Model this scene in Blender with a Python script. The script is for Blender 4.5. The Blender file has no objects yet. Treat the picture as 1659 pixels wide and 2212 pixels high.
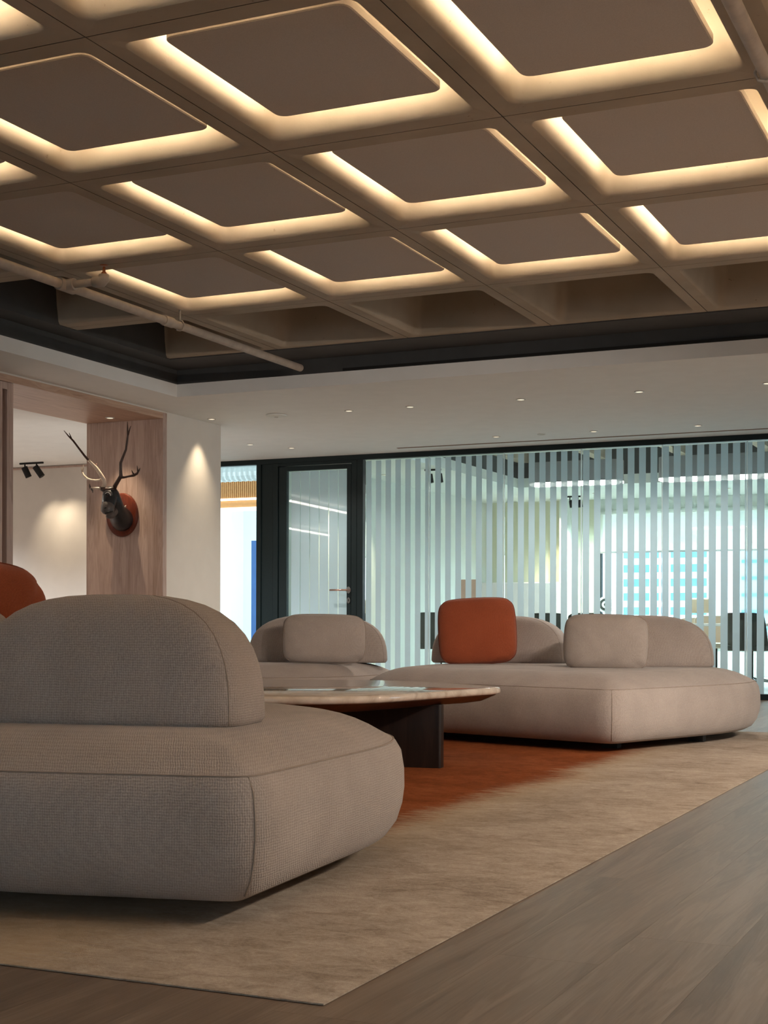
import bpy, bmesh, math, random
from mathutils import Vector, Matrix, Quaternion
random.seed(7)

# ------------------------------------------------------------------ camera
IMG_W, IMG_H = 1659, 2212
FPX, YAW, ROLL, CYP, CXP, EYE = 3100.0, -0.4274, 0.0027, 1349.0, 829.5, 0.70
scene = bpy.context.scene
COL = scene.collection
cam_data = bpy.data.cameras.new('camera'); cam = bpy.data.objects.new('camera', cam_data); COL.objects.link(cam)
cam_data.sensor_fit = 'VERTICAL'; cam_data.sensor_height = 36.0
cam_data.lens = 36.0 * FPX / IMG_H
cam_data.shift_y = (CYP - IMG_H / 2) / IMG_H
cam_data.clip_end = 2000
FWD = Vector((math.sin(YAW), math.cos(YAW), 0)); RGT0 = Vector((math.cos(YAW), -math.sin(YAW), 0)); UP0 = Vector((0, 0, 1))
RGT = RGT0 * math.cos(ROLL) + UP0 * math.sin(ROLL); UPV = UP0 * math.cos(ROLL) - RGT0 * math.sin(ROLL)
cam.matrix_world = Matrix(((RGT.x, UPV.x, -FWD.x, 0), (RGT.y, UPV.y, -FWD.y, 0), (RGT.z, UPV.z, -FWD.z, EYE), (0, 0, 0, 1)))
scene.camera = cam
EYEP = Vector((0, 0, EYE))

# ------------------------------------------------------------------ world, exposure
world = bpy.data.worlds.new('sky'); scene.world = world; world.use_nodes = True
wn = world.node_tree.nodes; wn.clear()
wo = wn.new('ShaderNodeOutputWorld'); wb = wn.new('ShaderNodeBackground')
wb.inputs[0].default_value = (0.78, 0.91, 1.0, 1); wb.inputs[1].default_value = 1.4
world.node_tree.links.new(wb.outputs[0], wo.inputs[0])
vs = scene.view_settings
vs.view_transform = 'Standard'; vs.look = 'None'; vs.gamma = 1; vs.use_curve_mapping = False
vs.exposure = 1.5
LED = 26.0            # radiance of the cove strips
PD = 55.0            # power of the unseen fill downlights added beside the camera
WARM = (1.0, 0.80, 0.56)

# ------------------------------------------------------------------ pixel helpers (pixel = direction; distance from a plane it lies on)
def ray(px, py): return RGT * ((px - CXP) / FPX) + UPV * ((CYP - py) / FPX) + FWD
def onz(px, py, z): d = ray(px, py); return EYEP + d * ((z - EYE) / d.z)
def ony(px, py, y): d = ray(px, py); return EYEP + d * (y / d.y)
def at(px, py, depth): return EYEP + ray(px, py) * depth

# ------------------------------------------------------------------ materials
MATS = {}
class NT:
    def __init__(s, name):
        s.m = bpy.data.materials.new(name); s.m.use_nodes = True; s.t = s.m.node_tree; s.t.nodes.clear()
        s.out = s.n('ShaderNodeOutputMaterial'); MATS[name] = s.m
    def n(s, typ, **kw):
        nd = s.t.nodes.new(typ)
        for k, v in kw.items():
            if k.startswith('i_'):
                key = k[2:].replace('_', ' ')
                nd.inputs[key].default_value = v
            else: setattr(nd, k, v)
        return nd
    def l(s, a, b): s.t.links.new(a, b)
    def surf(s, sh): s.l(sh, s.out.inputs['Surface'])
def rgb(c): return (c[0], c[1], c[2], 1)
def ramp(nt, fac, stops):
    r = nt.n('ShaderNodeValToRGB'); e = r.color_ramp.elements
    while len(e) < len(stops): e.new(0.5)
    for i, (p, c) in enumerate(stops): e[i].position = p; e[i].color = rgb(c)
    nt.l(fac, r.inputs[0]); return r.outputs[0]
def pos(nt, scale=(1, 1, 1), coords='world', rot=(0, 0, 0)):
    if coords == 'world': g = nt.n('ShaderNodeNewGeometry').outputs['Position']
    else: g = nt.n('ShaderNodeTexCoord').outputs['Object']
    mp = nt.n('ShaderNodeMapping'); mp.inputs['Scale'].default_value = scale; mp.inputs['Rotation'].default_value = rot
    nt.l(g, mp.inputs['Vector']); return mp.outputs[0]
def noise(nt, vec, scale=5, detail=3, rough=.5, dist=0):
    n = nt.n('ShaderNodeTexNoise'); n.inputs['Scale'].default_value = scale; n.inputs['Detail'].default_value = detail
    n.inputs['Roughness'].default_value = rough; n.inputs['Distortion'].default_value = dist
    nt.l(vec, n.inputs['Vector']); return n.outputs['Fac']
def bump(nt, h, strength=.3, dist=.01):
    b = nt.n('ShaderNodeBump'); b.inputs['Strength'].default_value = strength; b.inputs['Distance'].default_value = dist
    nt.l(h, b.inputs['Height']); return b.outputs[0]
def bsdf(nt, color=None, rough=.5, metal=0, normal=None, colsock=None, spec=.5, coat=0, sheen=0, trans=0):
    p = nt.n('ShaderNodeBsdfPrincipled')
    if colsock is not None: nt.l(colsock, p.inputs['Base Color'])
    else: p.inputs['Base Color'].default_value = rgb(color)
    p.inputs['Roughness'].default_value = rough; p.inputs['Metallic'].default_value = metal
    p.inputs['Specular IOR Level'].default_value = spec; p.inputs['Coat Weight'].default_value = coat
    p.inputs['Sheen Weight'].default_value = sheen; p.inputs['Transmission Weight'].default_value = trans
    if normal is not None: nt.l(normal, p.inputs['Normal'])
    return p.outputs[0]
def plain(name, color, rough=.5, metal=0, var=.06, vscale=6, spec=.5, bmp=0, bscale=60, coat=0):
    nt = NT(name); v = pos(nt)
    f = noise(nt, v, vscale, 3)
    a = tuple(max(0, c * (1 - var)) for c in color); b = tuple(min(1, c * (1 + var)) for c in color)
    c = ramp(nt, f, [(.3, a), (.7, b)])
    nm = bump(nt, noise(nt, v, bscale, 2), bmp, .004) if bmp else None
    nt.surf(bsdf(nt, colsock=c, rough=rough, metal=metal, normal=nm, spec=spec, coat=coat)); return nt.m
def emit(name, color, strength):
    nt = NT(name); e = nt.n('ShaderNodeEmission'); e.inputs[0].default_value = rgb(color); e.inputs[1].default_value = strength
    nt.surf(e.outputs[0]); return nt.m
def mathn(nt, op, a, b=None):
    m = nt.n('ShaderNodeMath', operation=op)
    for i, x in enumerate((a, b)):
        if x is None: continue
        if isinstance(x, (int, float)): m.inputs[i].default_value = x
        else: nt.l(x, m.inputs[i])
    return m.outputs[0]
def sep(nt, v):
    s = nt.n('ShaderNodeSeparateXYZ'); nt.l(v, s.inputs[0]); return s.outputs
def mixc(nt, fac, a, b, typ='MIX'):
    m = nt.n('ShaderNodeMix', data_type='RGBA', blend_type=typ)
    if isinstance(fac, (int, float)): m.inputs[0].default_value = fac
    else: nt.l(fac, m.inputs[0])
    for k, x in ((6, a), (7, b)):
        if isinstance(x, tuple): m.inputs[k].default_value = rgb(x)
        else: nt.l(x, m.inputs[k])
    return m.outputs[2]

def fabric(name, lo, hi, thread=150, strength=.35):
    nt = NT(name); v = pos(nt, coords='object')
    s = sep(nt, v)
    wob = noise(nt, v, 30, 3)
    def band(comp, k, ph):
        x = mathn(nt, 'MULTIPLY', comp, k); x = mathn(nt, 'ADD', x, mathn(nt, 'MULTIPLY', wob, ph)); return mathn(nt, 'SINE', x)
    a = band(mathn(nt, 'ADD', s[0], mathn(nt, 'MULTIPLY', s[1], .62)), thread * 6.283, 9); b = band(s[2], thread * 6.283, 7)
    c = band(mathn(nt, 'SUBTRACT', s[1], mathn(nt, 'MULTIPLY', s[0], .4)), thread * 6.283, 8)
    h = mathn(nt, 'ADD', mathn(nt, 'ADD', a, b), mathn(nt, 'MULTIPLY', c, .6))
    slub = noise(nt, pos(nt, (1, 1, 1), 'object'), 260, 2)
    big = noise(nt, v, 5, 3)
    t = mathn(nt, 'ADD', mathn(nt, 'MULTIPLY', h, .045), mathn(nt, 'ADD', mathn(nt, 'MULTIPLY', slub, .55), mathn(nt, 'MULTIPLY', big, .35)))
    col = ramp(nt, t, [(.18, lo), (.75, hi)])
    nm = bump(nt, mathn(nt, 'ADD', mathn(nt, 'MULTIPLY', h, .3), slub), strength, .003)
    nt.surf(bsdf(nt, colsock=col, rough=.95, normal=nm, spec=.15, sheen=.15)); return nt.m

fabric('oat_fabric', (.27, .228, .205), (.50, .435, .395))
fabric('pillow_fabric', (.31, .265, .235), (.50, .435, .39), 220, .35)
fabric('rust_fabric', (.25, .055, .022), (.42, .105, .045), 200, .35)
plain('piping', (.30, .245, .205), .9, var=.1, vscale=40)
plain('rust_piping', (.22, .05, .022), .9, var=.1, vscale=40)
plain('black_foot', (.015, .014, .013), .6)

def wood(name, dark, mid, light, stretch=(9, .55, 9), rough=.45, spec=.4, rnd=True, bmp=.08):
    nt = NT(name)
    g = nt.n('ShaderNodeNewGeometry').outputs['Position']
    if rnd:
        oi = nt.n('ShaderNodeObjectInfo').outputs['Random']
        cx = nt.n('ShaderNodeCombineXYZ')
        for k, m in ((0, 37.0), (1, 19.0), (2, 11.0)): nt.l(mathn(nt, 'MULTIPLY', oi, m), cx.inputs[k])
        ad = nt.n('ShaderNodeVectorMath', operation='ADD'); nt.l(g, ad.inputs[0]); nt.l(cx.outputs[0], ad.inputs[1]); g = ad.outputs[0]
    mp = nt.n('ShaderNodeMapping'); mp.inputs['Scale'].default_value = stretch; nt.l(g, mp.inputs[0])
    a = noise(nt, mp.outputs[0], 1.6, 4, .6, 1.2)
    mp2 = nt.n('ShaderNodeMapping'); mp2.inputs['Scale'].default_value = tuple(k * 4 for k in stretch); nt.l(g, mp2.inputs[0])
    fine = noise(nt, mp2.outputs[0], 3, 4, .65, .3)
    ring = mathn(nt, 'SINE', mathn(nt, 'MULTIPLY', a, 46))
    f = mathn(nt, 'ADD', mathn(nt, 'MULTIPLY', a, .7), mathn(nt, 'ADD', mathn(nt, 'MULTIPLY', fine, .33), mathn(nt, 'MULTIPLY', ring, .06)))
    if rnd: f = mathn(nt, 'ADD', f, mathn(nt, 'MULTIPLY', mathn(nt, 'SUBTRACT', oi, .5), .10))
    c = ramp(nt, f, [(.30, dark), (.52, mid), (.75, light)])
    nm = bump(nt, mathn(nt, 'ADD', fine, mathn(nt, 'MULTIPLY', ring, .12)), bmp, .003)
    nt.surf(bsdf(nt, colsock=c, rough=rough, normal=nm, spec=spec)); return nt.m
wood('floor_wood', (.088, .058, .040), (.140, .098, .071), (.20, .147, .110), (9, .5, 9), .36, .5)
wood('portal_wood', (.30, .200, .160), (.44, .318, .268), (.54, .405, .350), (7, 7, .45), .5, .3, True, .05)
wood('portal_header_wood', (.34, .20, .135), (.46, .30, .215), (.56, .39, .29), (7, .45, 7), .42, .4, True, .05)
wood('dark_wood', (.007, .0035, .003), (.013, .007, .005), (.026, .013, .009), (6, 6, .6), .35, .5, False)
wood('table_wood', (.05, .022, .012), (.09, .04, .02), (.15, .07, .035), (2, 8, 8), .35, .5, False)
wood('plaque_wood', (.075, .014, .008), (.11, .022, .011), (.16, .036, .017), (8, 8, 1), .25, .5, False)
plain('plaster_white', (.66, .62, .57), .9, var=.02)
plain('ceiling_white', (.80, .81, .79), .9, var=.02)
plain('meeting_white', (.74, .77, .74), .8, var=.015)
plain('meeting_cream', (.70, .68, .52), .8, var=.02)
plain('black_paint', (.055, .057, .058), .75, var=.1)
plain('frame_black', (.008, .017, .019), .45, var=.04, spec=.25)
plain('dark_gap', (.006, .006, .006), .8)
plain('chrome', (.75, .75, .76), .18, 1.0, var=.03)
plain('brushed_copper', (.55, .33, .26), .3, 1.0)
plain('pipe_paint', (.40, .34, .28), .6, var=.12, vscale=14, bmp=.1)
plain('brass_red', (.35, .12, .05), .4, .6)
plain('groove_brown', (.16, .075, .03), .7)
plain('office_dark', (.055, .058, .05), .7, var=.1)
plain('office_shell', (.60, .47, .35), .6, var=.05)
plain('cabinet_pink', (.66, .58, .55), .7, var=.02)
plain('table_white', (.72, .72, .70), .35, var=.02)
plain('meeting_floor', (.55, .55, .52), .35, var=.05)
plain('tower_white', (.95, .95, .95), .9, var=.02, vscale=.05)
plain('tower_glass', (.16, .42, .62), .4, var=.25, vscale=.3)
plain('tower_cyan', (.42, .70, .80), .6, var=.1, vscale=.1)
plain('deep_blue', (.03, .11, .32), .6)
plain('orange_slat', (.62, .27, .085), .7, var=.1, vscale=30)
plain('duct_metal', (.70, .70, .70), .4, .3)
plain('baffle_felt', (.30, .28, .27), .95, var=.05)
plain('antler_dark', (.045, .020, .013), .45, var=.3, vscale=25)
plain('antler_bone', (.62, .52, .42), .5, var=.15, vscale=25)
plain('head_black', (.010, .012, .015), .32, var=.4, vscale=30)
plain('head_grey', (.085, .07, .065), .5, var=.25, vscale=35)
plain('eye_white', (.62, .58, .56), .3)
plain('eye_red', (.30, .05, .05), .3)
plain('lens_grey', (.55, .54, .50), .35)

# concrete of the waffle slab
nt = NT('waffle_plaster'); v = pos(nt)
big = noise(nt, v, 2.2, 4); fine = noise(nt, v, 90, 3, .7)
c = ramp(nt, big, [(.3, (.34, .285, .215)), (.7, (.44, .375, .295))])
pit = noise(nt, pos(nt, (26, 26, 26)), 1, 4, .75)
c = mixc(nt, mathn(nt, 'MULTIPLY', mathn(nt, 'GREATER_THAN', pit, .70), .5), c, (.12, .09, .06))
nt.surf(bsdf(nt, colsock=c, rough=.85, normal=bump(nt, mathn(nt, 'ADD', big, mathn(nt, 'MULTIPLY', fine, .15)), .35, .01), spec=.3))
# acoustic panel felt
nt = NT('panel_felt'); v = pos(nt); f = noise(nt, v, 320, 2)
nt.surf(bsdf(nt, colsock=ramp(nt, f, [(.2, (.47, .435, .405)), (.8, (.58, .54, .505))]), rough=.95, normal=bump(nt, f, .15, .002), spec=.1))
# rug : beige with streaks, rust field with a ragged soft edge
nt = NT('rug_weave'); v = pos(nt)
P = sep(nt, v)
edge = noise(nt, pos(nt, (4, 34, 1)), 2.2, 5, .75); wav = noise(nt, pos(nt, (1, 1, 1)), 1.3, 2)
ex = mathn(nt, 'ADD', mathn(nt, 'MULTIPLY', mathn(nt, 'SUBTRACT', edge, .5), .62), mathn(nt, 'MULTIPLY', mathn(nt, 'SUBTRACT', wav, .5), .25))
dx = mathn(nt, 'SUBTRACT', mathn(nt, 'SUBTRACT', -2.0, P[0]), ex)
mr = nt.n('ShaderNodeMapRange'); mr.inputs['From Min'].default_value = -.06; mr.inputs['From Max'].default_value = .10; nt.l(dx, mr.inputs['Value'])
dy = mathn(nt, 'SUBTRACT', P[1], 3.2)
mr2 = nt.n('ShaderNodeMapRange'); mr2.inputs['From Min'].default_value = 0; mr2.inputs['From Max'].default_value = .3; nt.l(dy, mr2.inputs['Value'])
mask = mathn(nt, 'MULTIPLY', mr.outputs[0], mr2.outputs[0])
st = noise(nt, pos(nt, (7, 12, 1), rot=(0, 0, -.4)), 1.5, 7, .74, 1.0)
st2 = noise(nt, pos(nt, (60, 60, 60)), 2.0, 3, .7)
lowf = noise(nt, pos(nt, (1, 1, 1)), 2.6, 3, .6, .6)
f = mathn(nt, 'ADD', mathn(nt, 'MULTIPLY', lowf, .30), mathn(nt, 'ADD', mathn(nt, 'MULTIPLY', st, .50), mathn(nt, 'MULTIPLY', st2, .26)))
beige = ramp(nt, f, [(.38, (.22, .17, .13)), (.52, (.37, .30, .24)), (.66, (.50, .425, .355))])
rust = ramp(nt, f, [(.38, (.14, .036, .010)), (.52, (.23, .060, .016)), (.66, (.32, .098, .032))])
# paler stripe of plain yarn along the boundary
ms = nt.n('ShaderNodeMapRange'); ms.inputs['From Min'].default_value = -.35; ms.inputs['From Max'].default_value = -.02; nt.l(dx, ms.inputs['Value'])
beige = mixc(nt, mathn(nt, 'MULTIPLY', mathn(nt, 'POWER', ms.outputs[0], 2.0), .55), beige, (.46, .345, .22))
col = mixc(nt, mask, beige, rust)
nt.surf(bsdf(nt, colsock=col, rough=.97, normal=bump(nt, mathn(nt, 'ADD', st2, noise(nt, v, 700, 2)), .6, .004), spec=.1))
# onyx-like table slab
nt = NT('table_stone'); v = pos(nt); f = noise(nt, v, 6, 6, .6, 1.5)
nt.surf(bsdf(nt, colsock=ramp(nt, f, [(.3, (.40, .32, .25)), (.55, (.58, .50, .42)), (.75, (.66, .59, .51))]), rough=.06, spec=.6, coat=.4))
# glass : thin clear pane
def pane(name, tint, refl):
    nt = NT(name); t = nt.n('ShaderNodeBsdfTransparent'); t.inputs[0].default_value = rgb(tint)
    g = nt.n('ShaderNodeBsdfGlossy'); g.inputs['Roughness'].default_value = .0
    fr = nt.n('ShaderNodeFresnel'); fr.inputs['IOR'].default_value = refl
    mx = nt.n('ShaderNodeMixShader'); nt.l(fr.outputs[0], mx.inputs[0]); nt.l(t.outputs[0], mx.inputs[1]); nt.l(g.outputs[0], mx.inputs[2]); nt.surf(mx.outputs[0])
pane('glass_clear', (.90, .98, .985), 1.38)
pane('glass_window', (.96, .99, 1.0), 1.3)
def film(name, col, tr):
    nt = NT(name); t = nt.n('ShaderNodeBsdfTransparent'); t.inputs[0].default_value = (1, 1, 1, 1)
    d = nt.n('ShaderNodeBsdfDiffuse'); d.inputs[0].default_value = rgb(col); tl = nt.n('ShaderNodeBsdfTranslucent'); tl.inputs[0].default_value = rgb(col)
    m1 = nt.n('ShaderNodeMixShader'); m1.inputs[0].default_value = .50; nt.l(d.outputs[0], m1.inputs[1]); nt.l(tl.outputs[0], m1.inputs[2])
    m2 = nt.n('ShaderNodeMixShader'); m2.inputs[0].default_value = tr; nt.l(m1.outputs[0], m2.inputs[1]); nt.l(t.outputs[0], m2.inputs[2])
    g = nt.n('ShaderNodeBsdfGlossy'); g.inputs['Roughness'].default_value = .02
    m3 = nt.n('ShaderNodeMixShader'); m3.inputs[0].default_value = .03; nt.l(m2.outputs[0], m3.inputs[1]); nt.l(g.outputs[0], m3.inputs[2]); nt.surf(m3.outputs[0])
film('frosted_film', (.70, .835, .89), .12)
film('glass_edge', (.85, .97, 1.0), .35)
film('blind_cloth', (.96, .95, .84), .28)
emit('led_warm', WARM, LED)
emit('lamp_white', (1.0, .93, .82), 9.0)
emit('lamp_warm', (1.0, .84, .62), .5)
emit('led_line', (1.0, .95, .88), 1.2)
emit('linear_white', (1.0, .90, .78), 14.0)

# ------------------------------------------------------------------ object helpers
def link(o, parent=None):
    COL.objects.link(o)
    if parent is not None: o.parent = parent
    return o
def tag(o, label=None, cat=None, group=None, kind=None):
    if label: o['label'] = label
    if cat: o['category'] = cat
    if group: o['group'] = group
    if kind: o['kind'] = kind
    return o
def empty(name, loc=(0, 0, 0), rz=0, parent=None):
    o = bpy.data.objects.new(name, None); o.location = loc; o.rotation_euler = (0, 0, rz); o.empty_display_size = .1
    return link(o, parent)
def mesh(name, verts, faces, mat, parent=None, smooth=False, loc=None, rot=None, autosmooth=None):
    me = bpy.data.meshes.new(name); me.from_pydata([tuple(v) for v in verts], [], faces); me.validate(); me.update()
    bm = bmesh.new(); bm.from_mesh(me); bmesh.ops.recalc_face_normals(bm, faces=bm.faces)
    if autosmooth:
        for e in bm.edges:
            if len(e.link_faces) == 2 and e.calc_face_angle(0) > autosmooth: e.smooth = False
        smooth = True
    bm.to_mesh(me); bm.free()
    if smooth: me.polygons.foreach_set('use_smooth', [True] * len(me.polygons))
    me.materials.append(MATS[mat])
    o = bpy.data.objects.new(name, me)
    if loc is not None: o.location = loc
    if rot is not None: o.rotation_euler = rot
    return link(o, parent)
def boxdata(lo, hi):
    x0, y0, z0 = lo; x1, y1, z1 = hi
    v = [(x0, y0, z0), (x1, y0, z0), (x1, y1, z0), (x0, y1, z0), (x0, y0, z1), (x1, y0, z1), (x1, y1, z1), (x0, y1, z1)]
    return v, [(0, 3, 2, 1), (4, 5, 6, 7), (0, 1, 5, 4), (1, 2, 6, 5), (2, 3, 7, 6), (3, 0, 4, 7)]
def box(name, lo, hi, mat, parent=None, bev=0, seg=2, loc=None, rot=None):
    v, f = boxdata(lo, hi); o = mesh(name, v, f, mat, parent, loc=loc, rot=rot)
    if bev:
        bm = bmesh.new(); bm.from_mesh(o.data); bmesh.ops.bevel(bm, geom=list(bm.edges), offset=bev, segments=seg, profile=.5, affect='EDGES')
        bm.to_mesh(o.data); bm.free(); o.data.polygons.foreach_set('use_smooth', [seg > 1] * len(o.data.polygons))
    return o
def boxes(name, lst, mat, parent=None):
    V = []; Fc = []
    for lo, hi in lst:
        v, f = boxdata(lo, hi); b = len(V); V += v; Fc += [tuple(i + b for i in q) for q in f]
    return mesh(name, V, Fc, mat, parent)
def tube_data(pts, rad, n=10, close=False, flat=1.0):
    pts = [Vector(p) for p in pts]; m = len(pts)
    if not isinstance(rad, (list, tuple)): rad = [rad] * m
    V = []; F = []; prev = None
    for i, p in enumerate(pts):
        if close: t = (pts[(i + 1) % m] - pts[i - 1])
        else: t = (pts[min(i + 1, m - 1)] - pts[max(i - 1, 0)])
        t.normalize()
        if prev is None:
            a = Vector((0, 0, 1)) if abs(t.z) < .9 else Vector((1, 0, 0)); u = t.cross(a).normalized()
        else: u = (prev - t * prev.dot(t)).normalized()
        prev = u; w = t.cross(u)
        for k in range(n):
            an = 2 * math.pi * k / n; V.append(p + (u * math.cos(an) + w * math.sin(an) * flat) * rad[i])
    for i in range(m if close else m - 1):
        j = (i + 1) % m
        for k in range(n): F.append((i * n + k, i * n + (k + 1) % n, j * n + (k + 1) % n, j * n + k))
    if not close: F.append(tuple(range(n))); F.append(tuple((m - 1) * n + k for k in range(n)))
    return V, F
def tube(name, pts, rad, mat, parent=None, n=10, close=False, flat=1.0):
    V, F = tube_data(pts, rad, n, close, flat); return mesh(name, V, F, mat, parent, smooth=True)
def cat(*ds):
    V = []; F = []
    for v, f in ds:
        b = len(V); V += list(v); F += [tuple(i + b for i in q) for q in f]
    return V, F
def lathe_data(prof, n=24, c=(0, 0, 0)):
    V = []; F = []; m = len(prof)
    for r, z in prof:
        for k in range(n): a = 2 * math.pi * k / n; V.append((c[0] + r * math.cos(a), c[1] + r * math.sin(a), c[2] + z))
    for i in range(m - 1):
        for k in range(n): F.append((i * n + k, i * n + (k + 1) % n, (i + 1) * n + (k + 1) % n, (i + 1) * n + k))
    F.append(tuple(range(n))); F.append(tuple((m - 1) * n + k for k in range(n)))
    return V, F
def round_poly(pts, r, n=6, N=None):
    out = []; m = len(pts); rr = r if isinstance(r, (list, tuple)) else [r] * m
    for i in range(m):
        p = Vector(pts[i]).to_2d(); a = Vector(pts[i - 1]).to_2d(); b = Vector(pts[(i + 1) % m]).to_2d()
        da = (a - p); db = (b - p); la = min(rr[i], da.length * .48); lb = min(rr[i], db.length * .48)
        s = p + da.normalized() * la; e = p + db.normalized() * lb
        for k in range(n + 1):
            t = k / n; out.append(s * (1 - t) ** 2 + p * 2 * t * (1 - t) + e * t * t)
    if N:
        L = [0]
        for i in range(len(out)): L.append(L[-1] + (out[(i + 1) % len(out)] - out[i]).length)
        res = []; j = 0
        for k in range(N):
            d = L[-1] * k / N
            while L[j + 1] < d: j += 1
            t = (d - L[j]) / max(1e-9, L[j + 1] - L[j]); res.append(out[j].lerp(out[(j + 1) % len(out)], t))
        out = res
    return out
def area2(o): return sum(o[i - 1].x * o[i].y - o[i].x * o[i - 1].y for i in range(len(o)))
def offset(out, d):
    sgn = 1 if area2(out) > 0 else -1; m = len(out); res = []
    for i in range(m):
        t = (out[(i + 1) % m] - out[i - 1]).normalized(); nrm = Vector((t.y, -t.x)) * sgn
        res.append(out[i] - nrm * d)
    return res
def loft_data(levels, cap0=True, cap1=True):
    n = len(levels[0][0]); V = []; F = []
    for pts, z in levels: V += [(p.x, p.y, z) for p in pts]
    for i in range(len(levels) - 1):
        for k in range(n): F.append((i * n + k, i * n + (k + 1) % n, (i + 1) * n + (k + 1) % n, (i + 1) * n + k))
    if cap0: F.append(tuple(reversed(range(n))))
    if cap1: F.append(tuple((len(levels) - 1) * n + k for k in range(n)))
    return V, F
def rrect(cx, cy, w, h, r, n=5):
    return round_poly([(cx - w / 2, cy - h / 2), (cx + w / 2, cy - h / 2), (cx + w / 2, cy + h / 2), (cx - w / 2, cy + h / 2)], r, n)
def dup(o, parent=None):
    c = o.copy(); COL.objects.link(c); c.parent = parent
    for ch in list(o.children): dup(ch, c)
    return c
def light(kind, name, loc, energy, color, parent=None, target=None, **kw):
    d = bpy.data.lights.new(name, kind); d.energy = energy; d.color = color
    for k, v in kw.items(): setattr(d, k, v)
    o = bpy.data.objects.new(name, d); o.location = loc
    if target is not None: o.rotation_euler = (Vector(target) - Vector(loc)).to_track_quat('-Z', 'Y').to_euler()
    return link(o, parent)

# ================================================================== STRUCTURE
SOF = 2.50                        # soffit height
RIB = 2.72                        # underside of the waffle ribs
GX = lambda i: -2.99 + 1.0495 * i
GY = lambda j: 4.07 + 1.315 * j
EDGE_X, EDGE_Y = -6.22, 9.68      # soffit edges
WALL_X = -6.74                    # left wall
YG = 13.75                        # glass partition
RUG = (-5.6, -1.19, 2.35, 9.55)

# ---- floor with planks
floor = box('floor', (-14, -6, -.20), (6, 24, -.012), 'floor_wood'); tag(floor, 'grey-brown wooden plank floor', kind='structure')
PW, PL = .22, 1.6
pm = box('plank', (-PW / 2 + .0003, -PL / 2 + .0003, -.012), (PW / 2 - .0003, PL / 2 - .0003, 0), 'floor_wood', floor)
first = True; cols = 0
x = -5.0
while x < .75:
    off = random.random() * PL; y = .6 - off
    while y < YG:
        cx, cy = x + PW / 2, y + PL / 2
        under = (cx - PW / 2 > RUG[0] and cx + PW / 2 < RUG[1] and cy - PL / 2 > RUG[2] and cy + PL / 2 < RUG[3])
        vis = True
        d = Vector((cx, cy, 0)) - EYEP; dep = d.dot(FWD)
        if dep < 1.2: vis = False
        else:
            px = CXP + FPX * d.dot(RGT) / dep
            if px < -700 or px > 2500 or (cx < -3.4 and cy > 5): vis = False
        if vis and not under:
            o = pm if first else link(bpy.data.objects.new('plank', pm.data), floor)
            o.location = (cx, cy, 0); first = False
        y += PL
    x += PW

# ---- rug
rug = box('area_rug', (RUG[0], RUG[2], .001), (RUG[1], RUG[3], .004), 'rug_weave')
tag(rug, 'beige rug with a rust orange field lying under the sofas', 'rug')

# ---- ceiling : waffle slab of coffers, black beam, white soffit
ceiling = empty('ceiling', (0, 0, RIB)); tag(ceiling, 'waffle ceiling of plastered coffers above a white soffit', kind='structure')
def coffer_mesh():
    w, h = 1.0495 - .004, 1.315 - .004
    def ring(wi, hi, r, z, n=6):
        return (rrect(0, 0, wi, hi, r, n), z)
    lv = [ring(.905, 1.122, .055, 0), ring(.890, 1.107, .055, .006), ring(.878, 1.094, .055, .020), ring(.858, 1.072, .06, .12), ring(.835, 1.045, .07, .45), ring(.80, 1.01, .08, .60), ring(.74, .95, .08, .64)]
    V, F = loft_data(lv, False, True)
    n = len(lv[0][0]); b = len(V)
    V += [(-w / 2, -h / 2, 0), (w / 2, -h / 2, 0), (w / 2, h / 2, 0), (-w / 2, h / 2, 0)]
    q = n // 4                      # flange : fan each corner arc to its outer corner, bridge the sides
    for c in range(4):
        idx = [c * q + k for k in range(q)]
        for k in range(q - 1): F.append((b + c, idx[k], idx[k + 1]))
        F.append((b + c, idx[-1], (idx[-1] + 1) % n, b + (c + 1) % 4))
    return V, F
V, F = coffer_mesh()
cof = mesh('coffer', V, F, 'waffle_plaster', ceiling, autosmooth=.6)
first = True
for i in range(-3, 4):
    for j in range(-4, 4):
        o = cof if first else link(bpy.data.objects.new('coffer', cof.data), ceiling)
        o.location = (GX(i) + .525, GY(j) + .6575, 0); first = False
box('slab', (-8, -6, .66), (6, 11, .76), 'black_paint', ceiling)
# beams and black drop around the recess
box('beam', (EDGE_X, 9.27, -.008), (6, EDGE_Y + .1, .4), 'black_paint', ceiling)
box('beam', (EDGE_X - .1, -6, -.008), (-6.02, 9.27, .4), 'black_paint', ceiling)
box('drop_board', (EDGE_X, EDGE_Y, 2.60 - RIB), (6, EDGE_Y + .1, .3), 'black_paint', ceiling)
box('drop_board', (EDGE_X - .1, -6, 2.60 - RIB), (EDGE_X, EDGE_Y + .1, .3), 'black_paint', ceiling)
box('soffit', (EDGE_X - .0, EDGE_Y, SOF - RIB), (6, YG - .005, 2.60 - RIB), 'ceiling_white', ceiling)
box('soffit', (WALL_X - .02, -6, SOF - RIB), (EDGE_X, YG - .005, 2.60 - RIB), 'ceiling_white', ceiling)
box('soffit', (-14, 10.33, SOF - RIB), (WALL_X - .02, YG - .005, 2.60 - RIB), 'ceiling_white', ceiling)
box('soffit', (-14, -6, SOF - RIB), (WALL_X - .78, 10.33, 2.60 - RIB), 'ceiling_white', ceiling)
box('soffit', (1.21, -6, SOF - RIB), (6, EDGE_Y, 2.60 - RIB), 'ceiling_white', ceiling)
box('soffit', (EDGE_X, -6, SOF - RIB), (1.21, -1.19, 2.60 - RIB), 'ceiling_white', ceiling)
box('drop_board', (1.11, -1.19, 2.60 - RIB), (1.21, EDGE_Y, .3), 'black_paint', ceiling)
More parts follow.
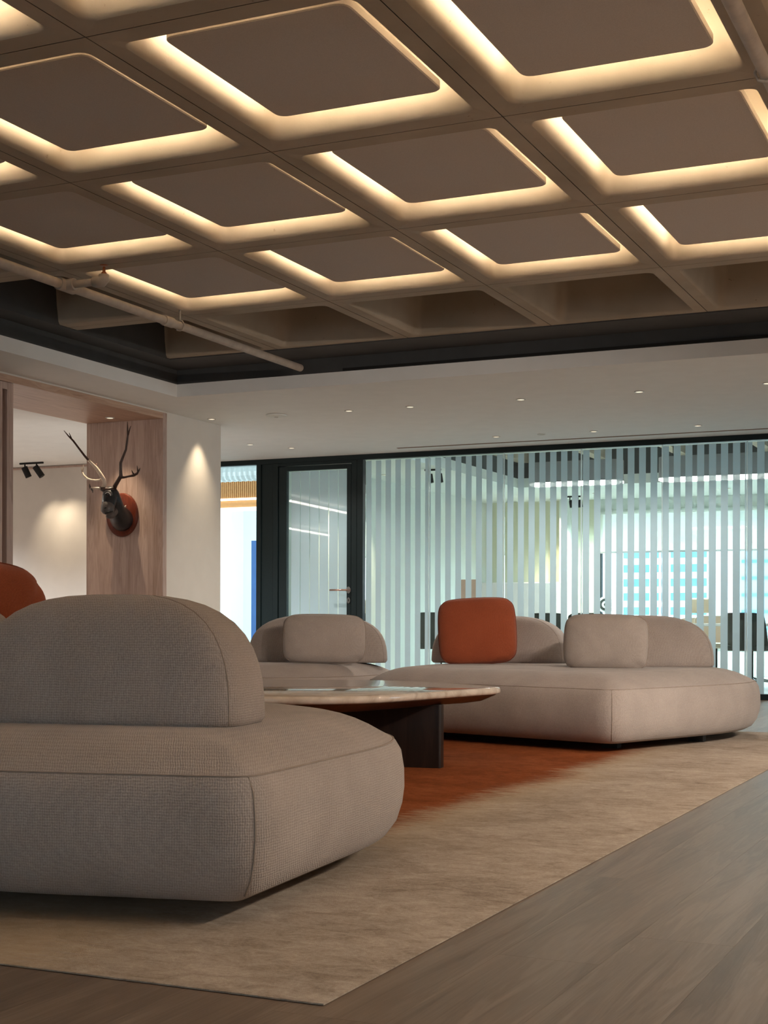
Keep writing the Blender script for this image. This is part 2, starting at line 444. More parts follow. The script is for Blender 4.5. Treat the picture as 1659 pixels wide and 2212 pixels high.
box('drop_board', (EDGE_X, -1.29, 2.60 - RIB), (1.21, -1.19, .3), 'black_paint', ceiling)
# thin dark air slot under the black drop and slot near the glass
box('air_slot', (-4.75, EDGE_Y - .012, 2.602 - RIB), (6, EDGE_Y + .01, 2.622 - RIB), 'dark_gap', ceiling)
box('air_slot', (-5.95, 13.36, SOF - RIB - .003), (6, 13.40, SOF - RIB + .004), 'groove_brown', ceiling)

# ---- left wall with the wood-lined portal
wl = empty('wall_left', (WALL_X, 9, 0)); tag(wl, 'white plaster wall with a deep wood lined portal', kind='structure')
def wbox(name, lo, hi, mat, parent=wl, bev=0):
    o = box(name, lo, hi, mat, None, bev, 1); o.parent = parent; o.matrix_parent_inverse = Matrix.Translation(-Vector(parent.location)); return o
wbox('plaster', (-7.52, 10.33, 0), (WALL_X, 11.22, SOF), 'plaster_white')
wbox('plaster', (-7.52, -6, 0), (WALL_X, 8.02, SOF), 'plaster_white')
wbox('portal_panel', (-7.52, 10.27, 0), (WALL_X + .004, 10.33, 2.488), 'portal_wood', bev=.002)
wbox('portal_header', (-7.52, 8.02, 2.436), (WALL_X + .004, 10.27, 2.488), 'portal_header_wood', bev=.002)
wbox('portal_fill', (-7.52, 8.02, 2.488), (WALL_X, 10.33, SOF), 'plaster_white')
wbox('portal_jamb', (-7.52, 8.255, 0), (WALL_X + .002, 8.324, 2.432), 'portal_wood', bev=.002)
wbox('portal_jamb', (-7.52, 8.02, 0), (WALL_X + .002, 8.205, 2.432), 'portal_wood', bev=.002)
wbox('portal_jamb_back', (-7.52, 8.205, 0), (WALL_X - .05, 8.255, 2.432), 'groove_brown')
wbox('portal_jamb_top', (-7.52, 8.205, 2.38), (WALL_X + .002, 8.255, 2.432), 'portal_wood')
# walls of the room on the far side of the portal
wr = box('wall_side_room', (-14, 13.30, 0), (-9.0, 13.42, SOF), 'plaster_white'); tag(wr, 'white wall seen through the wood portal', kind='structure')
t = box('trim_1', (-14, 13.285, SOF - .03), (-9.0, 13.42, SOF - .012), 'portal_wood'); tag(t, 'thin shadow gap trim above the white wall', kind='structure')
o = box('wall_side_room_end', (-14, -6, 0), (-13.9, 13.4, SOF), 'plaster_white'); tag(o, kind='structure')
o = box('wall_side_room_return', (-9.06, 13.42, 0), (-9.0, 13.80, 3.2), 'plaster_white'); tag(o, kind='structure')

# ---- rear and right walls (behind and beside the camera), rear one with a daylight window
wrr = empty('wall_rear', (0, -5, 0)); tag(wrr, 'white wall behind the camera with a wide window', kind='structure')
RW = (-4.2, .6, .7, 2.3)
for nm, lo, hi in (('plaster', (-14, -5.2, 0), (RW[0], -5, 3.2)), ('plaster', (RW[1], -5.2, 0), (6, -5, 3.2)), ('plaster', (RW[0], -5.2, 0), (RW[1], -5, RW[2])), ('plaster', (RW[0], -5.2, RW[3]), (RW[1], -5, 3.2))):
    wbox(nm, lo, hi, 'plaster_white', wrr)
w2 = empty('window_2', (-1, -5.1, RW[2])); tag(w2, 'wide window in the wall behind the camera', kind='structure')
wbox('pane', (RW[0], -5.11, RW[2]), (RW[1], -5.10, RW[3]), 'glass_window', w2)
for k in range(6):
    xx = RW[0] + (RW[1] - RW[0]) * k / 5; wbox('mullion', (xx - .03, -5.14, RW[2]), (xx + .03, -5.04, RW[3]), 'frame_black', w2)
wrt = empty('wall_right', (5, 4, 0)); tag(wrt, 'white wall at the right with a long ribbon window', kind='structure')
SW = (11.0, 13.0, .45, 2.40)
for lo, hi in (((5.0, -5, 0), (5.2, SW[0], 3.2)), ((5.0, SW[1], 0), (5.2, YG, 3.2)), ((5.0, SW[0], 0), (5.2, SW[1], SW[2])), ((5.0, SW[0], SW[3]), (5.2, SW[1], 3.2))): wbox('plaster', lo, hi, 'plaster_white', wrt)
w3 = empty('window_3', (5.1, 4, SW[2])); tag(w3, 'long ribbon window in the right wall', kind='structure')
wbox('pane', (5.10, SW[0], SW[2]), (5.11, SW[1], SW[3]), 'glass_window', w3)
for k in range(4):
    yy = SW[0] + (SW[1] - SW[0]) * k / 3; wbox('mullion', (5.05, yy - .03, SW[2]), (5.15, yy + .03, SW[3]), 'frame_black', w3)

# ---- glass partition
wb_ = empty('wall_back', (-4, YG, 0)); tag(wb_, 'full height glass partition with black frame and frosted stripes', kind='structure')
XR = 3.0                                    # right end of the partition
gb = lambda n, lo, hi, m, bev=0: wbox(n, lo, hi, m, wb_, bev)
gb('head_frame', (-9.0, YG - .03, 2.445), (XR, YG + .05, SOF), 'frame_black', .002)
gb('base_frame', (-6.53, YG - .03, 0), (XR, YG + .05, .055), 'frame_black', .002)
gb('base_frame', (-9.0, YG - .03, 0), (-7.745, YG + .05, .055), 'frame_black', .002)
gb('mullion', (-7.79, YG - .03, .0), (-7.735, YG + .05, 2.445), 'frame_black', .002)
gb('black_panel', (-7.735, YG - .012, 0), (-7.578, YG + .03, 2.445), 'frame_black', .001)
gb('mullion', (-6.57, YG - .03, 0), (-6.50, YG + .05, 2.445), 'frame_black', .002)
o = gb('glass_pane', (-9.0, YG + .005, .055), (-7.79, YG + .015, 2.445), 'glass_clear')
# panes : joints at measured spacing 0.815 m ; stripes 95 mm pitch
JX = [-6.49 + .815 * k for k in range(0, 12)]
JX = [-6.49, -5.755] + [-4.93 + .81 * k for k in range(0, 10)]
PITCH, SW0 = .1130, .062
k_str = 0
ph0 = -6.475
stripe_me = None
for a, b in zip(JX[:-1], JX[1:]):
    pn = empty('glass_panel', (a, YG, .055)); pn.parent = wb_; pn.matrix_parent_inverse = Matrix.Translation(-Vector(wb_.location))
    o = box('glass_pane', (.006, .004, 0), (b - a - .006, .014, 2.39), 'glass_clear', pn)
    box('edge_strip', (b - a - .006, .002, 0), (b - a + .006, .016, 2.39), 'glass_edge' if 'glass_edge' in MATS else 'glass_clear', pn)
    while True:
        xs = ph0 + PITCH * k_str
        if xs > b: break
        sw = SW0 + .006 * min(1, max(0, (xs + 6) / 3.5))
        x0, x1 = max(xs, a + .008), min(xs + sw, b - .008)
        if x1 - x0 > .012:
            box('film_stripe', (x0 - a, .0005, .0), (x1 - a, .0035, 2.375), 'frosted_film', pn)
        if xs + sw > b: break
        k_str += 1
        if xs + PITCH > b: break

# ---- door
door = empty('door_1', (-7.04, YG, 0)); tag(door, 'black framed glass door with frosted stripes and lever handle', kind='structure')
db = lambda n, lo, hi, m, bev=0, par=door: wbox(n, lo, hi, m, par, bev)
db('door_frame', (-7.578, YG - .035, 0), (-7.520, YG + .05, 2.445), 'frame_black', .002)
db('door_frame', (-6.632, YG - .035, 0), (-6.57, YG + .05, 2.445), 'frame_black', .002)
db('door_frame', (-7.520, YG - .035, 2.415), (-6.632, YG + .05, 2.445), 'frame_black', .002)
db('leaf_stile', (-7.512, YG - .025, .01), (-7.415, YG + .025, 2.408), 'frame_black', .002)
db('leaf_stile', (-6.69, YG - .025, .01), (-6.640, YG + .025, 2.408), 'frame_black', .002)
db('leaf_rail', (-7.415, YG - .025, 2.36), (-6.69, YG + .025, 2.408), 'frame_black', .002)
db('leaf_rail', (-7.415, YG - .025, .01), (-6.69, YG + .025, .09), 'frame_black', .002)
db('door_glass', (-7.415, YG + .004, .09), (-6.69, YG + .014, 2.36), 'glass_clear')
for k in range(7):
    x0 = -7.37 + .1145 * k
    if x0 < -6.74: db('film_stripe', (x0, YG - .0005, .10), (min(x0 + .104, -6.70), YG + .0025, 2.35), 'frosted_film')
def ycyl(c, r, y0, y1, n=20):
    V = []; F = []
    for yy in (y0, y1):
        for k in range(n): a = 2 * math.pi * k / n; V.append((c[0] + r[0] * math.cos(a), yy, c[1] + r[1] * math.sin(a)))
    for k in range(n): F.append((k, (k + 1) % n, n + (k + 1) % n, n + k))
    F.append(tuple(range(n))); F.append(tuple(range(n, 2 * n))); return V, F
def dpart(name, data, mat, par=door, smooth=False):
    o = mesh(name, data[0], data[1], mat, None, autosmooth=.5); o.parent = par; o.matrix_parent_inverse = Matrix.Translation(-Vector(par.location)); return o
hz = 1.065
dpart('handle_rose', ycyl((-6.664, hz), (.026, .036), YG - .035, YG - .024), 'chrome')
dpart('key_rose', ycyl((-6.664, hz - .11), (.020, .032), YG - .033, YG - .024), 'chrome')
dpart('handle', cat(tube_data([(-6.664, YG - .03, hz), (-6.664, YG - .085, hz)], .010, 10), tube_data([(-6.655, YG - .085, hz), (-6.86, YG - .085, hz)], .0095, 10)), 'brushed_copper')
dpart('keyhole', ycyl((-6.664, hz - .108), (.006, .012), YG - .0345, YG - .030), 'dark_gap')

# ================================================================== MEETING ROOM behind the glass
MX0, MY1 = -7.45, 20.0
o = box('wall_meeting_left', (MX0 - .12, YG + .06, 0), (MX0, MY1, SOF), 'meeting_white'); tag(o, 'pale wall inside the meeting room', kind='structure')
mf = box('floor_meeting', (-14, YG + .05, -.02), (6, 26, -.002), 'meeting_floor'); tag(mf, 'pale floor of the meeting room', kind='structure')
mc = empty('ceiling_meeting', (-3, 17, SOF)); tag(mc, 'white soffit around a dark open recess in the meeting room', kind='structure')
mb = lambda n, lo, hi, m: wbox(n, lo, hi, m, mc)
mb('soffit', (MX0, YG + .05, SOF), (-6.22, MY1 + .3, SOF + .12), 'meeting_white')
mb('soffit', (-6.22, 17.87, SOF), (6, MY1 + .3, SOF + .12), 'meeting_white')
mb('soffit', (-6.22, YG + .05, SOF), (6, 14.3, SOF + .12), 'meeting_white')
mb('recess_board', (-6.30, 14.3, SOF + .12), (-6.22, 17.87, 2.95), 'black_paint')
mb('recess_board', (-6.22, 17.87, SOF + .12), (6, 17.95, 2.95), 'black_paint')
mb('recess_top', (-6.3, 14.2, 3.0), (6, 18, 3.1), 'baffle_felt')
for k in range(8): mb('rib', (-6.2 + 1.05 * k, 14.3, 2.82), (-6.06 + 1.05 * k, 17.87, 3.0), 'waffle_plaster')
# far wall with window
mw = empty('wall_meeting_far', (-5, MY1, 0)); tag(mw, 'far wall of the meeting room beside a wide window', kind='structure')
WX0 = ony(1293, 1200, MY1).x; WX1 = 2.0; WZ0, WZ1 = .55, 2.31
fb = lambda n, lo, hi, m: wbox(n, lo, hi, m, mw)
fb('plaster', (MX0, MY1, 0), (WX0, MY1 + .2, SOF), 'meeting_cream')
pa_, pb_ = ony(1208, 1200, 19.75).x, ony(1232, 1200, 19.75).x
fb('pier', (pa_, 19.75, 0), (pb_, MY1, SOF), 'meeting_white')
fb('plaster', (WX0, MY1, WZ1), (WX1, MY1 + .2, SOF), 'meeting_white')
fb('plaster', (WX0, MY1, 0), (WX1, MY1 + .2, WZ0), 'meeting_white')
fb('plaster', (WX1, MY1, 0), (6, MY1 + .2, SOF), 'meeting_white')
win = empty('window_1', (WX0, MY1, WZ0)); tag(win, 'wide meeting room window looking out on bright towers', kind='structure')
nb = 4; bw = (WX1 - WX0) / nb
for k in range(nb + 1): wbox('mullion', (WX0 + bw * k - .03, MY1 + .04, WZ0), (WX0 + bw * k + .03, MY1 + .12, WZ1), 'frame_black', win)
for k in range(nb): wbox('pane', (WX0 + bw * k + .03, MY1 + .07, WZ0), (WX0 + bw * (k + 1) - .03, MY1 + .08, WZ1), 'glass_window', win)
wbox('sill', (WX0, MY1 - .08, WZ0 - .04), (WX1, MY1 + .2, WZ0), 'meeting_white', win)
for k in range(nb):
    rb = empty('roller_blind', (WX0 + bw * k, MY1, WZ1))
    tag(rb, ['cream roller blind nearest the yellowish wall', 'cream roller blind, second bay of the meeting room window', 'cream roller blind, third bay of the meeting room window', 'cream roller blind, last bay of the meeting room window'][k], 'blind', 'roller blinds')
    box('cloth', (.02, -.012, -.56), (bw - .02, -.008, -.02), 'blind_cloth', rb)
    box('bottom_bar', (.02, -.02, -.585), (bw - .02, 0, -.56), 'baffle_felt', rb)
    V, F = tube_data([(.01, -.03, .0), (bw - .01, -.03, .0)], .03, 12); mesh('roller', V, F, 'meeting_white', rb, smooth=True)
# wall right side closing
o = box('wall_meeting_right', (5.9, YG, 0), (6, MY1, 3.1), 'meeting_white'); tag(o, kind='structure')
# bright corridor left of the meeting room
o = box('wall_corridor_end', (-14, 25.0, 0), (MX0 - .12, 25.1, 1.0), 'meeting_white'); tag(o, 'low sill wall of the bright office corridor', kind='structure')
o = box('ceiling_corridor', (-14, YG + .05, 3.30), (MX0 - .1, 24, 3.4), 'meeting_white'); tag(o, 'white open ceiling of the corridor', kind='structure')
o = box('wall_corridor_left', (-13.0, 22.0, 0), (-12.75, 22.6, 3.3), 'meeting_white'); tag(o, 'white pier standing in the bright corridor', kind='structure')

# ================================================================== CEILING LIGHT PANELS
pm_lv = [(rrect(0, 0, .715, .860, .05, 6), .05), (rrect(0, 0, .725, .870, .055, 6), .054), (rrect(0, 0, .725, .870, .055, 6), .080)]
V, F = loft_data(pm_lv); V2 = V
r1, r2 = rrect(0, 0, .701, .846, .048, 6), rrect(0, 0, .681, .826, .043, 6)
def ring_data(ro, ri, z0, z1):
    n = len(ro); V = [(p.x, p.y, z0) for p in ro] + [(p.x, p.y, z1) for p in ro] + [(p.x, p.y, z1) for p in ri] + [(p.x, p.y, z0) for p in ri]
    F = []
    for q in range(4):
        for k in range(n): F.append((q * n + k, q * n + (k + 1) % n, ((q + 1) % 4) * n + (k + 1) % n, ((q + 1) % 4) * n + k))
    return V, F
pan_t = None
rows = {-1: 'row nearest the camera', 0: 'front row', 1: 'middle row', 2: 'row beside the empty dark coffers'}
colsn = {-2: 'beside the long sprinkler pipe', -1: 'second column from the left pipe', 0: 'third column from the left pipe', 1: 'fourth column, at the right', 2: 'beyond the right pipe'}
for j in range(-3, 3):
    for i in range(-2, 4):
        if pan_t is None:
            pan_t = empty('ceiling_light_panel'); cur = pan_t
            mesh('felt_panel', V, F, 'panel_felt', pan_t, autosmooth=.5)
            rv, rf = ring_data(r1, r2, .0805, .0905); mesh('led_strip', rv, rf, 'led_warm', pan_t)
        else: cur = dup(pan_t)
        cur.location = (GX(i) + .525, GY(j) + .6575, RIB)
        seen = j in rows and i in colsn and not (j == -1 and i not in (-1, 0)) and not (i == 2)
        cur['label'] = ('grey-brown ceiling panel with glowing edge, %s, %s' % (rows[j], colsn[i])) if seen else 'grey-brown ceiling panel with glowing edge, outside the picture'
        cur['category'] = 'ceiling light'; cur['group'] = 'backlit panels in the ceiling coffers'

# ---- sprinkler pipes
def pipe(name, label, x, y0, y1, z, r, extras):
    e = empty(name, (x, y0, z)); tag(e, label, 'pipe')
    V, F = tube_data([(0, 0, 0), (0, y1 - y0, 0)], r, 16); mesh('run', V, F, 'pipe_paint', e, autosmooth=.8)
    for yy in extras: V, F = tube_data([(0, yy - y0 - .05, 0), (0, yy - y0 + .05, 0)], r * 1.22, 16); mesh('coupling', V, F, 'pipe_paint', e, autosmooth=.8)
    return e
PZ = 2.62
p1 = pipe('sprinkler_pipe', 'long painted sprinkler pipe with a tee running under the left ribs', -5.03, -4, 9.52, PZ, .027, [7.72])
V, F = cat(tube_data([(0, 10.60, 0), (0, 10.74, 0)], .036, 14), tube_data([(0, 10.66, 0), (.07, 10.66, 0)], .034, 14)); mesh('tee', V, F, 'pipe_paint', p1, autosmooth=.8)
V, F = tube_data([(.05, 10.66, 0), (.24, 10.66, 0)], .022, 12); mesh('branch', V, F, 'pipe_paint', p1, smooth=True)
V, F = tube_data([(.20, 10.66, 0), (.255, 10.66, .0), (.268, 10.66, .012), (.268, 10.66, .035)], [.030, .034, .033, .028], 14); mesh('elbow', V, F, 'pipe_paint', p1, smooth=True)
hd = mesh('sprinkler_head', *lathe_data([(.014, .03), (.016, .045), (.009, .05), (.008, .075), (.004, .08)], 12, (.268, 10.66, 0)), 'brass_red', p1, smooth=True)
mesh('deflector', *lathe_data([(.022, .085), (.024, .088), (.004, .092)], 14, (.268, 10.66, 0)), 'brass_red', hd, smooth=True)
for yy in (7.86, 4.2):
    V, F = cat(tube_data([(0.0, yy + 4, .03), (0, yy + 4, .10)], .007, 8), tube_data([(.035, yy + 4, 0), (.02, yy + 4, .028), (0, yy + 4, .035), (-.02, yy + 4, .028), (-.035, yy + 4, 0), (-.02, yy + 4, -.028), (0, yy + 4, -.033), (.02, yy + 4, -.028)], .005, 6, True))
    mesh('hanger', V, F, 'pipe_paint', p1, smooth=True)
p2 = pipe('sprinkler_pipe', 'painted sprinkler pipe with a clamp at the upper right corner', -.865, -4, 7.2, PZ + .01, .027, [3.0])
V, F = cat(tube_data([(.02, 9.1, .0), (.02, 9.1, .09)], .008, 8), tube_data([(.04, 9.1, 0), (.028, 9.1, .028), (0, 9.1, .036), (-.028, 9.1, .028), (-.04, 9.1, 0), (-.028, 9.1, -.028), (0, 9.1, -.036), (.028, 9.1, -.028)], .006, 6, True))
mesh('hanger', V, F, 'pipe_paint', p2, smooth=True)

# ---- downlights
def downlight(x, y, z, label, power=0, spot=1.0, lens='lens_grey', r=.038, col=(1, .80, .55), tgt=None):
    e = empty('downlight', (x, y, z)); tag(e, label, 'downlight', 'recessed ceiling downlights')
    mesh('trim_ring', *ring_data([Vector((r * math.cos(a), r * math.sin(a))) for a in [k * math.pi / 12 for k in range(24)]], [Vector((r * .74 * math.cos(a), r * .74 * math.sin(a))) for a in [k * math.pi / 12 for k in range(24)]], -.006, .002), 'lens_grey', e)
    mesh('lens', *lathe_data([(r * .75, -.003), (r * .7, -.001)], 20), 'lamp_warm' if power else lens, e)
    if power:
        light('SPOT', 'downlight_lamp', (0, 0, -.02), power, col, e, target=tgt or (0, 0, -3), spot_size=spot, spot_blend=1.0, shadow_soft_size=.02)
    return e
nearrow = [(-5.96, 'large round ceiling detector disc nearest the deer wall'), (-5.28, 'second'), (-4.72, 'third'), (-3.757, 'fourth'), (-2.796, 'fifth'), (-1.83, 'sixth')]
downlight(-6.60, 10.83, SOF, 'small downlight in the soffit washing the white wall beside the deer', 15, 1.25)
for (x, _), nm in zip(nearrow[1:], ('first', 'second', 'third', 'fourth', 'last')):
    downlight(x, 10.87, SOF, 'small round downlight, %s from the left in the soffit row nearer the camera' % nm, 28, 2.4, col=(1, .9, .78))
for x, nm in zip((-6.93, -4.715, -4.264, -3.755, -2.787), ('first', 'second', 'third', 'fourth', 'last')):
    downlight(x, 12.93, SOF, 'small round downlight, %s from the left in the row by the glass' % nm, 28 if nm != 'third' else 0, 2.4, col=(1, .93, .84))
downlight(-7.18, 12.52, SOF, 'bright twin downlight before the black glass door', 8, 1.2)
downlight(-7.114, 10.04, 2.436, 'small downlight in the wood portal above the deer head', 22, 1.15)
for k in range(11): downlight(1.9, -.6 + .96 * k, SOF, 'unseen round downlight added in the right-hand soffit as fill light', PD * (.12 if k < 4 else 1.9), 2.7, col=(1, .88, .74))  # added fill lamps out of view, stronger towards the far sofas
for k in range(4):                       # unseen gimbal spots added to brighten the far sofas
    downlight(1.55, 2.9 + .9 * k, SOF, 'unseen gimbal downlight added at the right to light the seating', 72, .9, col=(1, .86, .74), tgt=(-5.9, 5.4 - .9 * k * .6, -2.05))
e = empty('ceiling_detector', (-5.96, 10.84, SOF)); tag(e, 'flat round detector disc in the white soffit', 'detector')
mesh('disc', *lathe_data([(.09, -.002), (.088, -.012), (.06, -.018)], 28), 'meeting_white', e, autosmooth=.6); mesh('sensor', *lathe_data([(.02, -.018), (.015, -.026)], 16), 'lens_grey', e, autosmooth=.6)

# ---- track lights beyond the portal
tr = empty('track_light', (-10.22, 12.95, SOF)); tag(tr, 'black track bar with two spotlights seen through the portal', 'track light')
box('bar', (-.17, -.012, -.02), (.15, .012, 0), 'dark_gap', tr, bev=.003)
for xx, tilt, tg in ((-.10, .25, (.25, .35, -1.3)), (.06, .45, (.55, .35, -1.3))):
    V, F = tube_data([(xx, 0, -.02), (xx, 0, -.06)], .008, 8); mesh('stem', V, F, 'dark_gap', tr, smooth=True)
    a, b = Vector((xx - .02 * tilt * 2, 0, -.05)), Vector((xx + .06 * tilt * 2, .03, -.16))
    V, F = tube_data([a, b], .035, 16); hd = mesh('spot_head', V, F, 'dark_gap', tr, autosmooth=.6)
    light('SPOT', 'track_lamp', b + Vector((0.01, .0, -.02)), 6, (1, .82, .58), tr, target=tg, spot_size=1.4, spot_blend=.8, shadow_soft_size=.03)

# ================================================================== SOFAS
def seat_body(name, poly, r, zb, zs, zt, parent, c0):
    pts = [(p[0] - c0[0], p[1] - c0[1]) for p in poly]
    out = round_poly(pts, r, 10, 160)
    cx = sum(p.x for p in out) / len(out); cy = sum(p.y for p in out) / len(out); cc = Vector((cx, cy))
    R = sum((p - cc).length for p in out) / len(out)
    def lev(d, z):
        a = min(d, .07); o = offset(out, a)
        if d > a: k = 1 - (d - a) / R; o = [cc + (p - cc) * k for p in o]
        return (o, z)
    H = zs - zb
    L = [lev(.14, zb), lev(.085, zb + .004), lev(.05, zb + .022), lev(.022, zb + .06), lev(.006, zb + .11), lev(0, zb + H * .52), lev(.001, zb + H * .70), lev(.010, zs - .035), lev(.026, zs - .008), lev(.034, zs)]
    for t in (.12, .25, .4, .55, .7, .85, 1.0):
        d = .036 + .30 * t; L.append(lev(d, zs + (zt - zs) * (1 - (1 - t) ** 2.2)))
    L.append(lev(.036 + .30 + .22, zt + .003)); L.append(lev(R * .92, zt + .003))
    V, F = loft_data(L); o = mesh('seat', V, F, 'oat_fabric', parent, smooth=True)
    ring = lev(.034, zs)[0]
    V, F = tube_data([(p.x, p.y, zs) for p in ring], .0028, 6, True); mesh('seam', V, F, 'piping', o, smooth=True)
    return o, out, lev
def corner_seam(out, c, L, zb, zs, parent, c0):
    k = min(range(len(out)), key=lambda i: (out[i] - Vector((c[0] - c0[0], c[1] - c0[1]))).length)
    pts = []
    H = zs - zb
    for d, z in ((.05, zb + .022), (.022, zb + .06), (.006, zb + .11), (0, zb + H * .52), (.001, zb + H * .70), (.010, zs - .035), (.034, zs)):
        o = L(d, z)[0]; pts.append((o[k].x, o[k].y, z))
    V, F = tube_data(pts, .0022, 6); mesh('seam', V, F, 'piping', parent, smooth=True)
def backrest(parent, c, c0, L, T, H, zb, ang):
    n = 72; lv = []
    hs = [0, .015, .05, .12, .22, .34, .46, .58, .69, .78, .86, .92, .96, .985, .998]
    for h in hs:
        a = L / 2 * max(0, 1 - h ** 2.9) ** (1 / 2.9); b = T / 2 * max(0, 1 - h ** 3.4) ** (1 / 3.4) * (1 - .12 * h)
        ins = .014 * (1 - min(1, h / .05)) ** 2
        pts = []
        for k in range(n):
            t = 2 * math.pi * k / n; ct, st = math.cos(t), math.sin(t); e = 2 / 5.2
            pts.append(Vector((math.copysign(abs(ct) ** e, ct) * (a - ins), math.copysign(abs(st) ** e, st) * (b - ins))))
        lv.append((pts, h * H))
    V, F = loft_data(lv)
    o = mesh('backrest', V, F, 'oat_fabric', parent, smooth=True); o.location = (c[0] - c0[0], c[1] - c0[1], zb); o.rotation_euler = (0, 0, ang)
    # seam round the end of the block
    s = []
    for h in hs[1:-1]:
        a = L / 2 * max(0, 1 - h ** 2.9) ** (1 / 2.9); b = T / 2 * max(0, 1 - h ** 3.4) ** (1 / 3.4) * (1 - .12 * h)
        t = -math.pi / 2 + 1.05; ct, st = math.cos(t), math.sin(t); e = 2 / 5.2
        s.append((abs(ct) ** e * a, -abs(st) ** e * b, h * H))
    V, F = tube_data(s, .0016, 5); mesh('seam', V, F, 'piping', o, smooth=True)
    return o
def foot(parent, c, c0, z1=.06):
    w = .045; box('foot', (c[0] - c0[0] - w, c[1] - c0[1] - w, .0045), (c[0] - c0[0] + w, c[1] - c0[1] + w, z1 + .03), 'black_foot', parent)
ZB, ZS, ZT = .05, .350, .432

# near sofa
c0 = (-2.8, 3.6)
s1 = empty('sofa', (c0[0], c0[1], 0)); tag(s1, 'oat fabric sofa closest to the camera, seen from behind', 'sofa', 'modular lounge sofas')
poly = [(-1.60, 2.83), (-1.70, 4.02), (-2.10, 4.45), (-3.55, 4.98), (-4.15, 4.35), (-3.60, 3.05), (-2.45, 2.63)]
seat, out, lev = seat_body('seat', poly, [.10, .42, .35, .35, .4, .4, .35], ZB, ZS, ZT, s1, c0)
corner_seam(out, poly[0], lev, ZB, ZS, seat, c0)
backrest(s1, (-2.305, 3.295), c0, .79, .36, .352, ZT - .003, .18)
backrest(s1, (-3.34, 3.79), c0, .80, .36, .342, ZT - .003, -.55)
for p in ((-1.95, 3.2), (-2.15, 4.1), (-3.5, 4.6), (-3.5, 3.4)): foot(s1, p, c0)

# right sofa
c0 = (-2.8, 8.8)
s2 = empty('sofa', (c0[0], c0[1], 0)); tag(s2, 'oat fabric sofa with rust cushion in front of the striped glass', 'sofa', 'modular lounge sofas')
poly = [(-2.05, 7.50), (-1.55, 8.80), (-1.62, 9.55), (-2.4, 9.98), (-3.95, 10.0), (-4.02, 9.1), (-3.90, 8.12)]
seat, out, lev = seat_body('seat', poly, [.14, .5, .4, .4, .3, .4, .3], ZB, ZS, ZT, s2, c0)
corner_seam(out, poly[0], lev, ZB, ZS, seat, c0)
backrest(s2, (-3.47, 9.62), c0, .98, .34, .335, ZT - .003, .10)
backrest(s2, (-2.365, 9.21), c0, .94, .36, .335, ZT - .003, .40)
for p in ((-1.86, 8.62), (-2.2, 7.95), (-3.4, 8.35), (-3.7, 9.7), (-1.95, 9.45)): foot(s2, p, c0)

# middle sofa
c0 = (-4.7, 8.9)
s3 = empty('sofa', (c0[0], c0[1], 0)); tag(s3, 'oat fabric sofa behind the coffee table facing the camera', 'sofa', 'modular lounge sofas')
uu, vv = Vector((math.cos(.42), math.sin(.42))), Vector((-math.sin(.42), math.cos(.42))); cb = Vector((-4.68, 9.14))
poly = [tuple(cb + uu * a + vv * b) for a, b in ((-.98, -.95), (.02, -.95), (.50, -.35), (.62, .30), (-.98, .32))]
seat, out, lev = seat_body('seat', poly, [.4, .4, .35, .25, .4], ZB, ZS, ZT, s3, c0)
backrest(s3, (cb.x, cb.y), c0, .99, .34, .338, ZT - .003, .42)
for a, b in ((-.75, -.7), (.15, -.75), (.4, .1), (-.75, .1)): foot(s3, tuple(cb + uu * a + vv * b), c0)

# ---- loose cushions
def pillow(label, cat_, w, h, t, loc, yaw, lean, roll, mat, pip, N=22, ex=7):
    V = []; F = []
    def f(u, v):
        x = w / 2 * u * math.sqrt(1 - .10 * v * v) ; z = h / 2 * v * math.sqrt(1 - .10 * u * u)
        k = ((1 - abs(u) ** 3.2) * (1 - abs(v) ** 3.2)); return x, z, t / 2 * max(0, k) ** .42
    us = [math.sin(math.pi / 2 * (-1 + 2 * k / N)) for k in range(N + 1)]
    idx = {}
    for s in (1, -1):
        for a, u in enumerate(us):
            for b, v in enumerate(us):
                edge = a in (0, N) or b in (0, N)
                if edge and s == -1: idx[(s, a, b)] = idx[(1, a, b)]; continue
                x, z, y = f(u, v)
                wr_ = .004 * math.sin(9 * u + 5 * v * v) * math.sin(7 * v + 3 * u) * (1 - u * u * v * v)
                idx[(s, a, b)] = len(V); V.append((x, s * (y + (wr_ if not edge else 0)), z))
        for a in range(N):
            for b in range(N): F.append((idx[(s, a, b)], idx[(s, a + 1, b)], idx[(s, a + 1, b + 1)], idx[(s, a, b + 1)]))
    # rounded corners in outline
    def rc(p):
        u, v = p[0] / (w / 2), p[2] / (h / 2); m = max(abs(u), abs(v))
        if m < 1e-6: return p
        l = (abs(u) ** ex + abs(v) ** ex) ** (1 / ex); s = m / l; return (p[0] * s, p[1], p[2] * s)
    V = [rc(p) for p in V]
    e = empty('cushion', loc); e.rotation_mode = 'QUATERNION'
    e.rotation_quaternion = Quaternion((0, 0, 1), yaw) @ Quaternion((1, 0, 0), lean) @ Quaternion((0, 1, 0), roll)
    tag(e, label, 'cushion', 'loose cushions on the sofas')
    mesh('cover', V, F, mat, e, smooth=True)
    ring = [idx[(1, a, 0)] for a in range(N)] + [idx[(1, N, b)] for b in range(N)] + [idx[(1, a, N)] for a in range(N, 0, -1)] + [idx[(1, 0, b)] for b in range(N, 0, -1)]
    R, Fr = tube_data([V[k] for k in ring], .0045, 6, True); mesh('piping', R, Fr, pip, e, smooth=True)
    return e
CAMY = .4274
def pil_at(px, py, dep): return tuple(at(px, py, dep))
pillow('square rust orange cushion standing on the sofa by the striped glass', 'c', .53, .455, .15, pil_at(1031, 1363, 9.80), CAMY - .05, -.16, -.05, 'rust_fabric', 'rust_piping')
